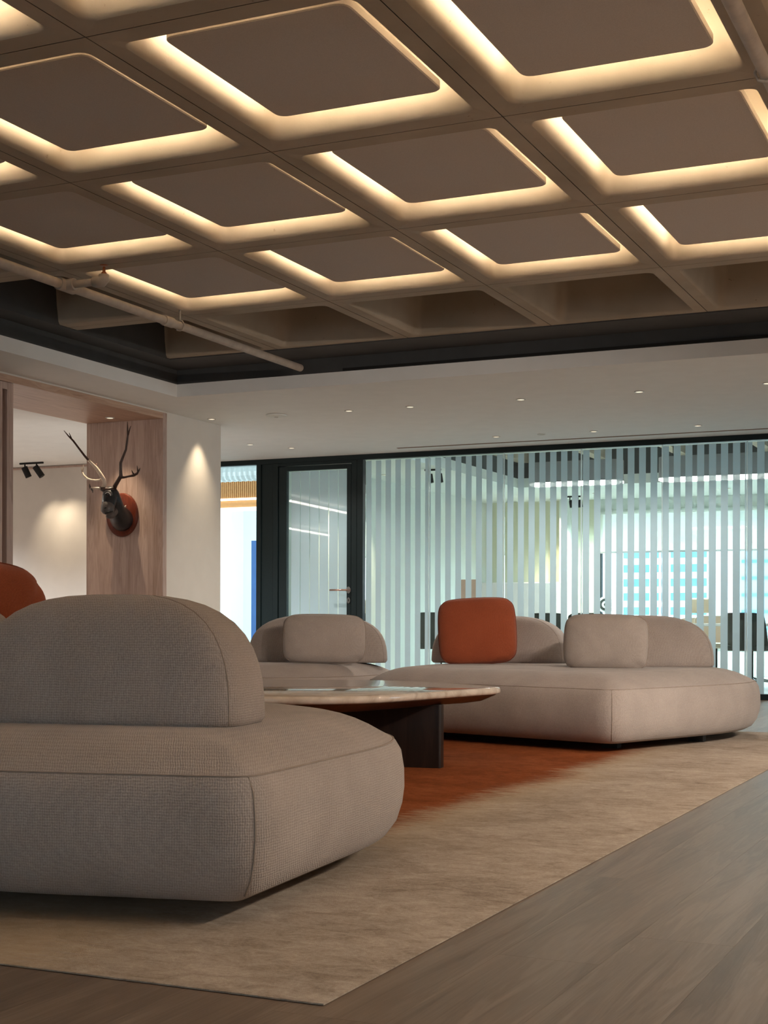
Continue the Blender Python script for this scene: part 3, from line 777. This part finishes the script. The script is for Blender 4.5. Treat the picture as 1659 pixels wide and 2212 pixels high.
pillow('small oat rectangular cushion on the sofa by the striped glass', 'c', .52, .35, .17, pil_at(1309, 1388, 8.93), CAMY - .22, -.12, .02, 'pillow_fabric', 'piping')
pillow('oat rectangular cushion on the sofa behind the coffee table', 'c', .565, .335, .15, pil_at(700, 1380, 9.80), CAMY + .03, -.12, .015, 'pillow_fabric', 'piping')
pillow('rust orange cushion in shade at the left edge above the near sofa', 'c', .44, .46, .27, pil_at(-32, 1350, 5.2), CAMY + .75, .10, .12, 'rust_fabric', 'rust_piping', ex=3.6)

# ================================================================== COFFEE TABLE
c0 = (-3.35, 6.55)
tb = empty('coffee_table', (c0[0], c0[1], 0)); tag(tb, 'low coffee table with glossy pale stone top and dark wood base', 'coffee table')
tip = onz(1085, 1485, .38)
tp = [(-2.72, 5.62), (tip.x + .01, tip.y + .03), (-3.30, 7.52), (-4.15, 7.25), (-4.40, 6.05), (-3.72, 5.36)]
out = round_poly([(p[0] - c0[0], p[1] - c0[1]) for p in tp], [.40, .10, .35, .4, .4, .4], 10, 120)
ZTT = .382
V, F = loft_data([(offset(out, .012), ZTT - .036), (offset(out, .003), ZTT - .031), (out, ZTT - .022), (out, ZTT - .012), (offset(out, .004), ZTT - .004), (offset(out, .012), ZTT)])
mesh('stone_top', V, F, 'table_stone', tb, autosmooth=.9)
V, F = loft_data([(offset(out, .20), ZTT - .085), (offset(out, .10), ZTT - .072), (offset(out, .025), ZTT - .040), (offset(out, .02), ZTT - .0365)]); mesh('wood_underside', V, F, 'table_wood', tb, smooth=True)
def slab_leg(a, b, th):
    a, b = Vector(a), Vector(b); d = (b - a).normalized(); n_ = Vector((-d.y, d.x)) * th / 2
    q = [(a - n_), (b - n_), (b + n_), (a + n_)]
    o_ = round_poly([(p.x - c0[0], p.y - c0[1]) for p in q], .012, 3)
    V, F = loft_data([(o_, .0045), (o_, ZTT - .07)]); mesh('slab_leg', V, F, 'dark_wood', tb, autosmooth=.6)
lg = onz(960, 1657, .01)
slab_leg((lg.x - .02, lg.y + .02), (-3.75, 6.35), .07)
slab_leg((-3.55, 6.42), (-3.75, 7.05), .07)
slab_leg((-3.3, 6.5), (-3.1, 7.1), .07)

# ================================================================== DEER TROPHY
YD = 10.27
dt = empty('deer_trophy', (-7.14, YD, 1.63)); tag(dt, 'black stag head with branching antlers on a red-brown oval plaque', 'trophy')
def dp(name, data, mat, par=dt, smooth=True, auto=None):
    o = mesh(name, data[0], data[1], mat, None, smooth=smooth, autosmooth=auto); o.parent = par
    o.matrix_parent_inverse = Matrix.Translation(-Vector(dt.location)) if par is dt else Matrix.Identity(4); return o
def oval(rx, rz, y): return [Vector((-7.14 + rx * math.cos(2 * math.pi * k / 48), y, 1.632 + rz * math.sin(2 * math.pi * k / 48))) for k in range(48)]
V = []; F = []
prof = [(.160, .188, YD - .001), (.160, .188, YD - .018), (.152, .180, YD - .030), (.140, .168, YD - .034)]
for rx, rz, y in prof: V += oval(rx, rz, y)
for i in range(len(prof) - 1):
    for k in range(48): F.append((i * 48 + k, i * 48 + (k + 1) % 48, (i + 1) * 48 + (k + 1) % 48, (i + 1) * 48 + k))
F.append(tuple(range(48))); F.append(tuple((len(prof) - 1) * 48 + k for k in range(48)))
dp('plaque', (V, F), 'plaque_wood', auto=.5)
def q(px, py, y): return ony(px, py, y)
neck = cat(tube_data([q(266, 1124, 10.245), q(263, 1121, 10.20), q(257, 1112, 10.12), q(250, 1098, 10.03), q(245, 1080, 9.96), q(241, 1066, 9.93), q(239, 1057, 9.92)],
                     [.098, .098, .088, .072, .066, .060, .045], 18))
dp('neck', neck, 'head_black')
skull = cat(tube_data([q(240, 1060, 9.96), q(238, 1068, 9.92), q(236, 1080, 9.89), q(234, 1092, 9.87), q(233, 1102, 9.86)], [.045, .062, .062, .055, .045], 18))
dp('skull', skull, 'head_black')
muz = tube_data([q(234, 1086, 9.88), q(233, 1094, 9.86), q(232, 1102, 9.845), q(230, 1108, 9.84), q(229, 1111, 9.84)], [.045, .056, .055, .048, .030], 18)
mz = dp('muzzle', muz, 'head_grey')
dp('jaw', tube_data([q(244, 1104, 9.93), q(238, 1113, 9.87), q(231, 1117, 9.84)], [.045, .035, .014], 14), 'head_grey')
dp('mouth', tube_data([q(227, 1109, 9.79), q(236, 1106, 9.795), q(243, 1105, 9.84)], [.006, .009, .005], 8), 'dark_gap', mz)
dp('nostril', tube_data([q(226, 1098, 9.80), q(229, 1096, 9.79)], .006, 8), 'dark_gap', mz)
# eye : bulging ball with pale lids
def ball(c, r, sy=1.0, n=14):
    V = []; F = []
    for a in range(n + 1):
        th = math.pi * a / n
        for b in range(n): ph = 2 * math.pi * b / n; V.append((c.x + r * math.sin(th) * math.cos(ph), c.y + r * sy * math.sin(th) * math.sin(ph), c.z + r * math.cos(th)))
    for a in range(n):
        for b in range(n): F.append((a * n + b, a * n + (b + 1) % n, (a + 1) * n + (b + 1) % n, (a + 1) * n + b))
    return V, F
ec = q(234, 1073, 9.865); ey = dp('eye', ball(ec, .026), 'eye_white'); dp('pupil', ball(ec + Vector((.004, -.020, -.003)), .010), 'eye_red', ey)
for rr, dz in ((.032, .0), (.042, .004)):
    arc = [ec + Vector((rr * math.cos(a) * 1.0, -.012, rr * math.sin(a) * 1.05 + dz)) for a in [math.pi * (0.05 + .9 * k / 12) for k in range(13)]]
    dp('eyelid', tube_data(arc, .0045, 8), 'eye_white' if rr < .035 else 'head_grey', ey)
dp('ear_tuft', tube_data([q(262, 1104, 10.10), q(268, 1098, 10.09), q(272, 1092, 10.08)], [.012, .009, .004], 8), 'antler_bone')
dp('brow', tube_data([q(216, 1054, 9.90), q(224, 1058, 9.89), q(236, 1059, 9.89), q(246, 1055, 9.91)], [.014, .022, .022, .016], 10), 'antler_dark')
AY = 9.93
def antler(name, pts, rad, mat, par=dt): return dp(name, tube_data([q(*p) for p in pts], rad, 10), mat, par)
a1 = antler('antler', [(246, 1056, AY), (250, 1047, AY), (256, 1037, AY), (261, 1028, AY), (260.5, 1014, AY), (260.5, 1000, AY), (266, 986, AY), (272, 971, AY), (274, 956, AY), (276, 940, AY), (275.5, 925, AY), (275, 911, AY)],
            [.020, .018, .017, .017, .013, .012, .011, .010, .009, .008, .006, .002], 'antler_dark')
antler('tine', [(276.5, 940, AY), (279, 931, AY), (282.5, 920, AY)], [.008, .006, .002], 'antler_dark', a1)
antler('tine', [(259, 1031, AY), (268, 1031, AY), (278, 1029, AY), (289, 1027, AY), (296, 1023, AY), (301, 1015, AY), (302.5, 1011, AY)], [.014, .010, .008, .011, .010, .006, .002], 'antler_dark', a1)
antler('tine', [(298, 1021, AY), (297, 1013, AY), (296, 1006, AY)], [.008, .005, .002], 'antler_dark', a1)
antler('tine', [(290, 1026, AY), (287, 1022, AY), (284.5, 1016, AY)], [.009, .006, .002], 'antler_dark', a1)
BY = 9.90
a2 = antler('antler', [(223, 1053, BY), (226, 1044, BY), (224, 1036, BY - .01), (217, 1024, BY - .02), (208, 1011, BY - .03), (199, 1002, BY - .05), (190, 993, BY - .07)], [.018, .018, .018, .017, .015, .012, .010], 'antler_bone')
antler('antler_tip', [(191, 994, BY - .07), (183, 985, BY - .08), (170, 968, BY - .10), (158, 952, BY - .12), (148, 942, BY - .13), (138, 930, BY - .14)], [.010, .009, .008, .008, .006, .002], 'antler_dark', a2)
antler('tine', [(155, 949, BY - .12), (152, 942, BY - .12), (149.5, 935, BY - .12)], [.007, .005, .002], 'antler_dark', a2)
antler('tine', [(203, 1009, BY - .03), (207, 1005, BY - .02), (209, 1002, BY - .02)], [.008, .008, .006], 'brushed_copper', a2)
antler('tine', [(222, 1033, BY), (216, 1037, BY), (208, 1038, BY + .02), (198, 1037, BY + .03), (189, 1034, BY + .04), (181, 1027, BY + .05), (177, 1019, BY + .05), (175, 1008, BY + .05)], [.010, .009, .008, .008, .008, .008, .007, .002], 'antler_bone', a2)
antler('tine', [(177.5, 1020, BY + .05), (180, 1012, BY + .05), (179.6, 1003, BY + .05)], [.007, .005, .002], 'antler_bone', a2)
a3 = antler('brow_tine', [(220, 1056, BY), (212, 1055, BY - .03), (203, 1055, BY - .06), (195, 1055, BY - .08)], [.014, .012, .010, .012], 'antler_bone')
antler('tine', [(196, 1055, BY - .08), (194, 1050, BY - .08), (193.5, 1045, BY - .08)], [.009, .006, .002], 'antler_dark', a3)
antler('tine', [(197, 1056, BY - .08), (200, 1060, BY - .08), (200.5, 1065, BY - .08)], [.009, .006, .002], 'head_grey', a3)

# ================================================================== MEETING ROOM FURNITURE
def office_chair(label, x, y, rz, mat='office_dark', hb=.84):
    e = empty('office_chair', (x, y, 0), rz); tag(e, label, 'office chair', 'office chairs in the meeting room')
    out = round_poly([(-.25, -.24), (.25, -.24), (.24, .23), (-.24, .23)], .09, 5)
    mesh('seat', *loft_data([(offset(out, .03), .42), (out, .44), (out, .475), (offset(out, .03), .49)]), mat, e, autosmooth=.9)
    V = []; F = []; n = 12; m = 9
    for s in (0, 1):
        for b in range(m + 1):
            tz = b / m; z = .43 + (hb - .43) * tz; hw = .245 * (1 - .10 * tz ** 3)
            for a in range(n + 1):
                tx = -1 + 2 * a / n; zz = z - (.03 * abs(tx) ** 6 if b == m else 0)
                V.append((hw * tx, -.24 - .05 * tz + .14 * tx * tx * (1 - .35 * tz) - s * .035, zz))
    k = (n + 1) * (m + 1)
    for s in (0, 1):
        for b in range(m):
            for a in range(n): i = s * k + b * (n + 1) + a; F.append((i, i + 1, i + n + 2, i + n + 1))
    edge = [a for a in range(n + 1)] + [b * (n + 1) + n for b in range(1, m + 1)] + [m * (n + 1) + a for a in range(n - 1, -1, -1)] + [b * (n + 1) for b in range(m - 1, 0, -1)]
    for i in range(len(edge)): a, b = edge[i], edge[(i + 1) % len(edge)]; F.append((a, b, b + k, a + k))
    mesh('backrest', V, F, mat, e, autosmooth=.9)
    mesh('column', *tube_data([(0, 0, .09), (0, 0, .43)], .028, 12), 'dark_gap', e, smooth=True)
    for q_ in range(5):
        a = 2 * math.pi * q_ / 5 + .3; ex, ey_ = .29 * math.cos(a), .29 * math.sin(a)
        lg_ = mesh('base_leg', *tube_data([(0, 0, .11), (ex, ey_, .075)], [.022, .014], 8), 'chrome', e, smooth=True)
        mesh('caster', *tube_data([(ex - .02 * math.sin(a), ey_ + .02 * math.cos(a), .03), (ex + .02 * math.sin(a), ey_ - .02 * math.cos(a), .03)], .03, 12), 'dark_gap', lg_, autosmooth=.6)
    return e
def chair_px(px, dep): p = at(px, 1349, dep); return p.x, p.y
for (px, dep, rz, lab) in ((950, 16.6, .1, 'dark office chair just left of the rust cushion, behind the glass'), (1185, 17.2, .25, 'dark office chair behind the gap right of the rust cushion'), (1275, 16.9, .15, 'dark office chair seen above the small oat cushion'), (1622, 15.9, -.2, 'large dark office chair at the right edge behind the glass')):
    office_chair(lab, *chair_px(px, dep), rz)
# beige shell chair with head cushion
x, y = chair_px(1482, 18.6); e = office_chair('pale beige shell chair with a separate headrest before the window', x, y, math.pi - .3, 'office_shell', .80)
hd = box('headrest', (-.19, -.37, .86), (.19, -.31, 1.06), 'office_shell', e, bev=.028, seg=3)
x, y = chair_px(1545, 17.6); office_chair('pale beige office chair beside the dark right-hand chair', x, y, math.pi + .3, 'office_shell', .82)
# conference table
mt = empty('meeting_table', (-3.2, 16.95, 0)); tag(mt, 'long white conference table behind the glass', 'table')
out = round_poly([(-2.0, -.42), (2.4, -.42), (2.4, .42), (-2.0, .42)], .12, 5)
mesh('top', *loft_data([(offset(out, .01), .69), (out, .695), (out, .72), (offset(out, .004), .724)]), 'table_white', mt, autosmooth=.6)
for xx in (-1.4, 1.8): box('pedestal', (xx - .25, -.12, 0), (xx + .25, .12, .69), 'office_shell', mt, bev=.01, seg=1)
# cabinet on the far wall, pale board, fan
p = ony(1040, 1300, 19.55).x; p2_ = ony(1203, 1300, 19.55).x
cb_ = empty('cabinet', (p, 19.55, 0)); tag(cb_, 'pale pinkish storage cabinet against the cream wall', 'cabinet')
box('body', (0, 0, .04), (p2_ - p, .44, 1.31), 'cabinet_pink', cb_, bev=.004, seg=1)
for k in range(2): d = box('door', ((p2_ - p) * k / 2 + .006, -.018, .05), ((p2_ - p) * (k + 1) / 2 - .006, 0, 1.30), 'cabinet_pink', cb_, bev=.003, seg=1); box('handle', ((p2_ - p) / 2 - .06 + .1 * k, -.034, .62), ((p2_ - p) / 2 - .04 + .1 * k, -.016, .8), 'chrome', d)
fx = ony(1309, 1306, 19.4)
fn = empty('desk_fan', (fx.x, 19.4, fx.z)); tag(fn, 'small round fan with pale rings standing by the window', 'fan')
for rr, m_ in ((.115, 'tower_white'), (.085, 'office_dark'), (.05, 'tower_white'), (.02, 'office_dark')): mesh('ring', *ycyl((0, 0), (rr, rr), -.03 - (.12 - rr) * .1, .03), m_, fn, autosmooth=.5)
mesh('stand', *tube_data([(0, .03, -.1), (0, .03, -fx.z + .02)], .015, 8), 'tower_white', fn, smooth=True); mesh('foot', *lathe_data([(.13, -fx.z + .0), (.12, -fx.z + .02), (.02, -fx.z + .03)], 20), 'tower_white', fn, autosmooth=.6)
o = box('photo_frame', (0, 0, 0), (.24, .03, .5), 'brushed_copper'); pf = ony(995, 1252, 18.9); o.location = (pf.x, 18.9, pf.z - .5)
tag(o, 'narrow brown framed board above the rust cushion behind the glass', 'board')
stn = box('board_stand', (0, 0, 0), (.24, .03, .1), 'office_dark', o); stn.location = (0, 0, -.1)
stn = box('board_post', (.10, 0, 0), (.14, .03, pf.z - .6), 'office_dark', o); stn.location = (0, 0, -(pf.z - .5))
# pendant baffles with glowing rims
for (pa, pb, lab) in ((1147, 1345, 'grey felt pendant lamp with glowing lower rim, the left one'), (1425, 1690, 'grey felt pendant lamp with glowing lower rim, the right one')):
    A, B = ony(pa, 1052, 15.9), ony(pb, 1040, 15.9)
    L_ = B.x - A.x; e = empty('pendant_lamp', (A.x, 15.9, 2.31)); tag(e, lab, 'pendant lamp', 'felt pendant lamps in the meeting room')
    o_ = round_poly([(0, -.16), (L_, -.16), (L_, .16), (0, .16)], .14, 6)
    mesh('felt_shade', *loft_data([(o_, .025), (o_, .26)]), 'baffle_felt', e, autosmooth=.6)
    mesh('light_rim', *loft_data([(offset(o_, .01), 0), (o_, .004), (o_, .0245)]), 'lamp_white', e, autosmooth=.6)
    for xx in (.15, L_ - .15): mesh('cable', *tube_data([(xx, 0, .26), (xx, 0, .688)], .004, 6), 'dark_gap', e)
# lamps washing the meeting-room wall
for px, dep, nm in ((935, 16.6, 'nearer the door'), (1240, 20.0, 'near the cream wall')):
    p = at(px, 1045, dep); e = empty('track_light', (p.x, p.y, SOF)); tag(e, 'black twin track spot behind the glass, %s' % nm, 'track light')
    box('bar', (-.1, -.012, -.02), (.1, .012, 0), 'dark_gap', e)
    for xx in (-.06, .06):
        mesh('spot_head', *tube_data([(xx, 0, -.02), (xx, 0, -.06), (xx + .02, .0, -.065), (xx + .035, 0, -.16)], [.008, .008, .035, .035], 12), 'dark_gap', e, autosmooth=.6)
for k, (x, y, tx, ty) in enumerate(((-7.15, 14.8, -.22, 0), (-7.15, 15.7, -.22, 0), (-6.3, 19.6, 0, .2), (-5.8, 19.6, 0, .2))):
    downlight(x, y, SOF, ['downlight washing the meeting room wall, nearest the door', 'downlight washing the meeting room wall, second from the door', 'downlight over the pink cabinet, left', 'downlight over the pink cabinet, right'][k], 70, 1.0, tgt=(tx, ty, -2))
# added daylight-coloured fill lamps that brighten the meeting room
for k in range(3): downlight(-5.5 + 1.8 * k, 19.0, SOF, 'added fill downlight before the meeting room window, %s from the left' % ('first', 'second', 'third')[k], 115, 2.6, col=(.82, 1, 1))
for xx, yy in ((-8.3, 11.5), (-11.9, 11.8), (-10.5, 9.3)): downlight(xx, yy, SOF, 'unseen downlight added to brighten the side room, hidden by the wood portal', 270, 2.4, col=(.95, .97, 1))  # added lamps out of view that lift the side room light

# ================================================================== CORRIDOR seen at left of the door
YC = 19.0
a, b = ony(470, 1035, YC), ony(575, 1076, YC)
of = empty('slatted_bulkhead', (a.x - .6, YC, b.z)); tag(of, 'orange ribbed bulkhead hanging in the bright corridor', 'bulkhead')
Lb = (b.x + .3) - (a.x - .6)
box('backing', (0, .03, -.12), (Lb, .30, a.z - b.z), 'orange_slat', of)
ns = int(Lb / .035)
sm = None
for k in range(ns):
    if sm is None: sm = box('slat', (0, 0, .02), (.022, .03, a.z - b.z), 'orange_slat', of); o = sm
    else: o = link(bpy.data.objects.new('slat', sm.data), of)
    o.location = (k * .035, 0, 0)
for xx in (.2, Lb - .2): box('hanger', (xx - .01, .14, a.z - b.z), (xx + .01, .16, 3.298 - b.z), 'dark_gap', of)
box('led_line', (0, -.01, -.015), (Lb, .03, .015), 'led_line', of); box('led_line', (0, .0, -.155), (Lb, .30, -.125), 'led_line', of)
dc = at(500, 1027, 19.5); d_ = empty('air_duct', (dc.x, dc.y, dc.z + .03)); tag(d_, 'silver flexible air duct above the orange bulkhead', 'duct')
V, F = tube_data([(-1.2 + .02 * k, 0, 0) for k in range(160)], [.115 + .006 * (k % 4 > 1) for k in range(160)], 14); mesh('hose', V, F, 'duct_metal', d_, smooth=False)
box('hanger', (-.01, -.01, .1), (.01, .01, .6), 'dark_gap', d_)
bl = ony(548, 1200, 21.0); o = box('blue_reflection_strip', (-.045, 0, 0), (.045, .05, 2.1), 'deep_blue', loc=(bl.x, 21.0, 0)); tag(o, 'narrow blue panel standing in for a glass reflection in the bright corridor', 'panel')  # solid blue strip modelled in place of a tinted glass reflection
V = []
# linear lamps in the side room (they mirror in the door glass)
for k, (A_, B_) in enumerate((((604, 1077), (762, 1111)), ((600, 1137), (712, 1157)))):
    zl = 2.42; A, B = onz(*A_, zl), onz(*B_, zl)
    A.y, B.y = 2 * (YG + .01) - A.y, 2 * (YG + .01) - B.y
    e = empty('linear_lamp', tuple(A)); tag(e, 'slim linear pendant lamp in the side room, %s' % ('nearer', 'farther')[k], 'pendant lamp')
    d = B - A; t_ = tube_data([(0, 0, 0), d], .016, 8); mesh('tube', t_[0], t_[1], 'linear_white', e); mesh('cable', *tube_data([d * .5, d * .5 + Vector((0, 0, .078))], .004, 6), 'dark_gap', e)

# ================================================================== OUTSIDE
def tower(name, label, px0, px1, py_top, y, fh, wz, cols, m_wall, m_win, z0=-40):
    A, B = ony(px0, py_top, y), ony(px1, py_top, y)
    e = empty(name, (A.x, y, z0)); tag(e, label, 'building')
    W_ = B.x - A.x; box('wall', (0, 0, 0), (W_, 20, A.z - z0), m_wall, e)
    wm = None; cw = W_ / cols
    zlo, zhi = ony(px0, 1345, y).z - z0, min(A.z, ony(px0, 1185, y).z + fh) - z0
    k = int(zlo / fh)
    while k * fh + wz < zhi:
        for c in range(cols):
            if wm is None: wm = box('window', (0, -.25, 0), (cw * .72, .05, wz), m_win, e); o = wm
            else: o = link(bpy.data.objects.new('window', wm.data), e)
            o.location = (cw * (c + .14), 0, k * fh + .9)
        k += 1
tower('office_tower', 'white tower block with blue windows outside the meeting room window', 1345, 1530, 1100, 300, 3.0, 1.6, 9, 'tower_white', 'tower_glass')
tower('office_tower', 'cyan glazed tower at the far right outside the window', 1585, 1720, 900, 260, 3.0, .5, 1, 'tower_cyan', 'tower_glass')
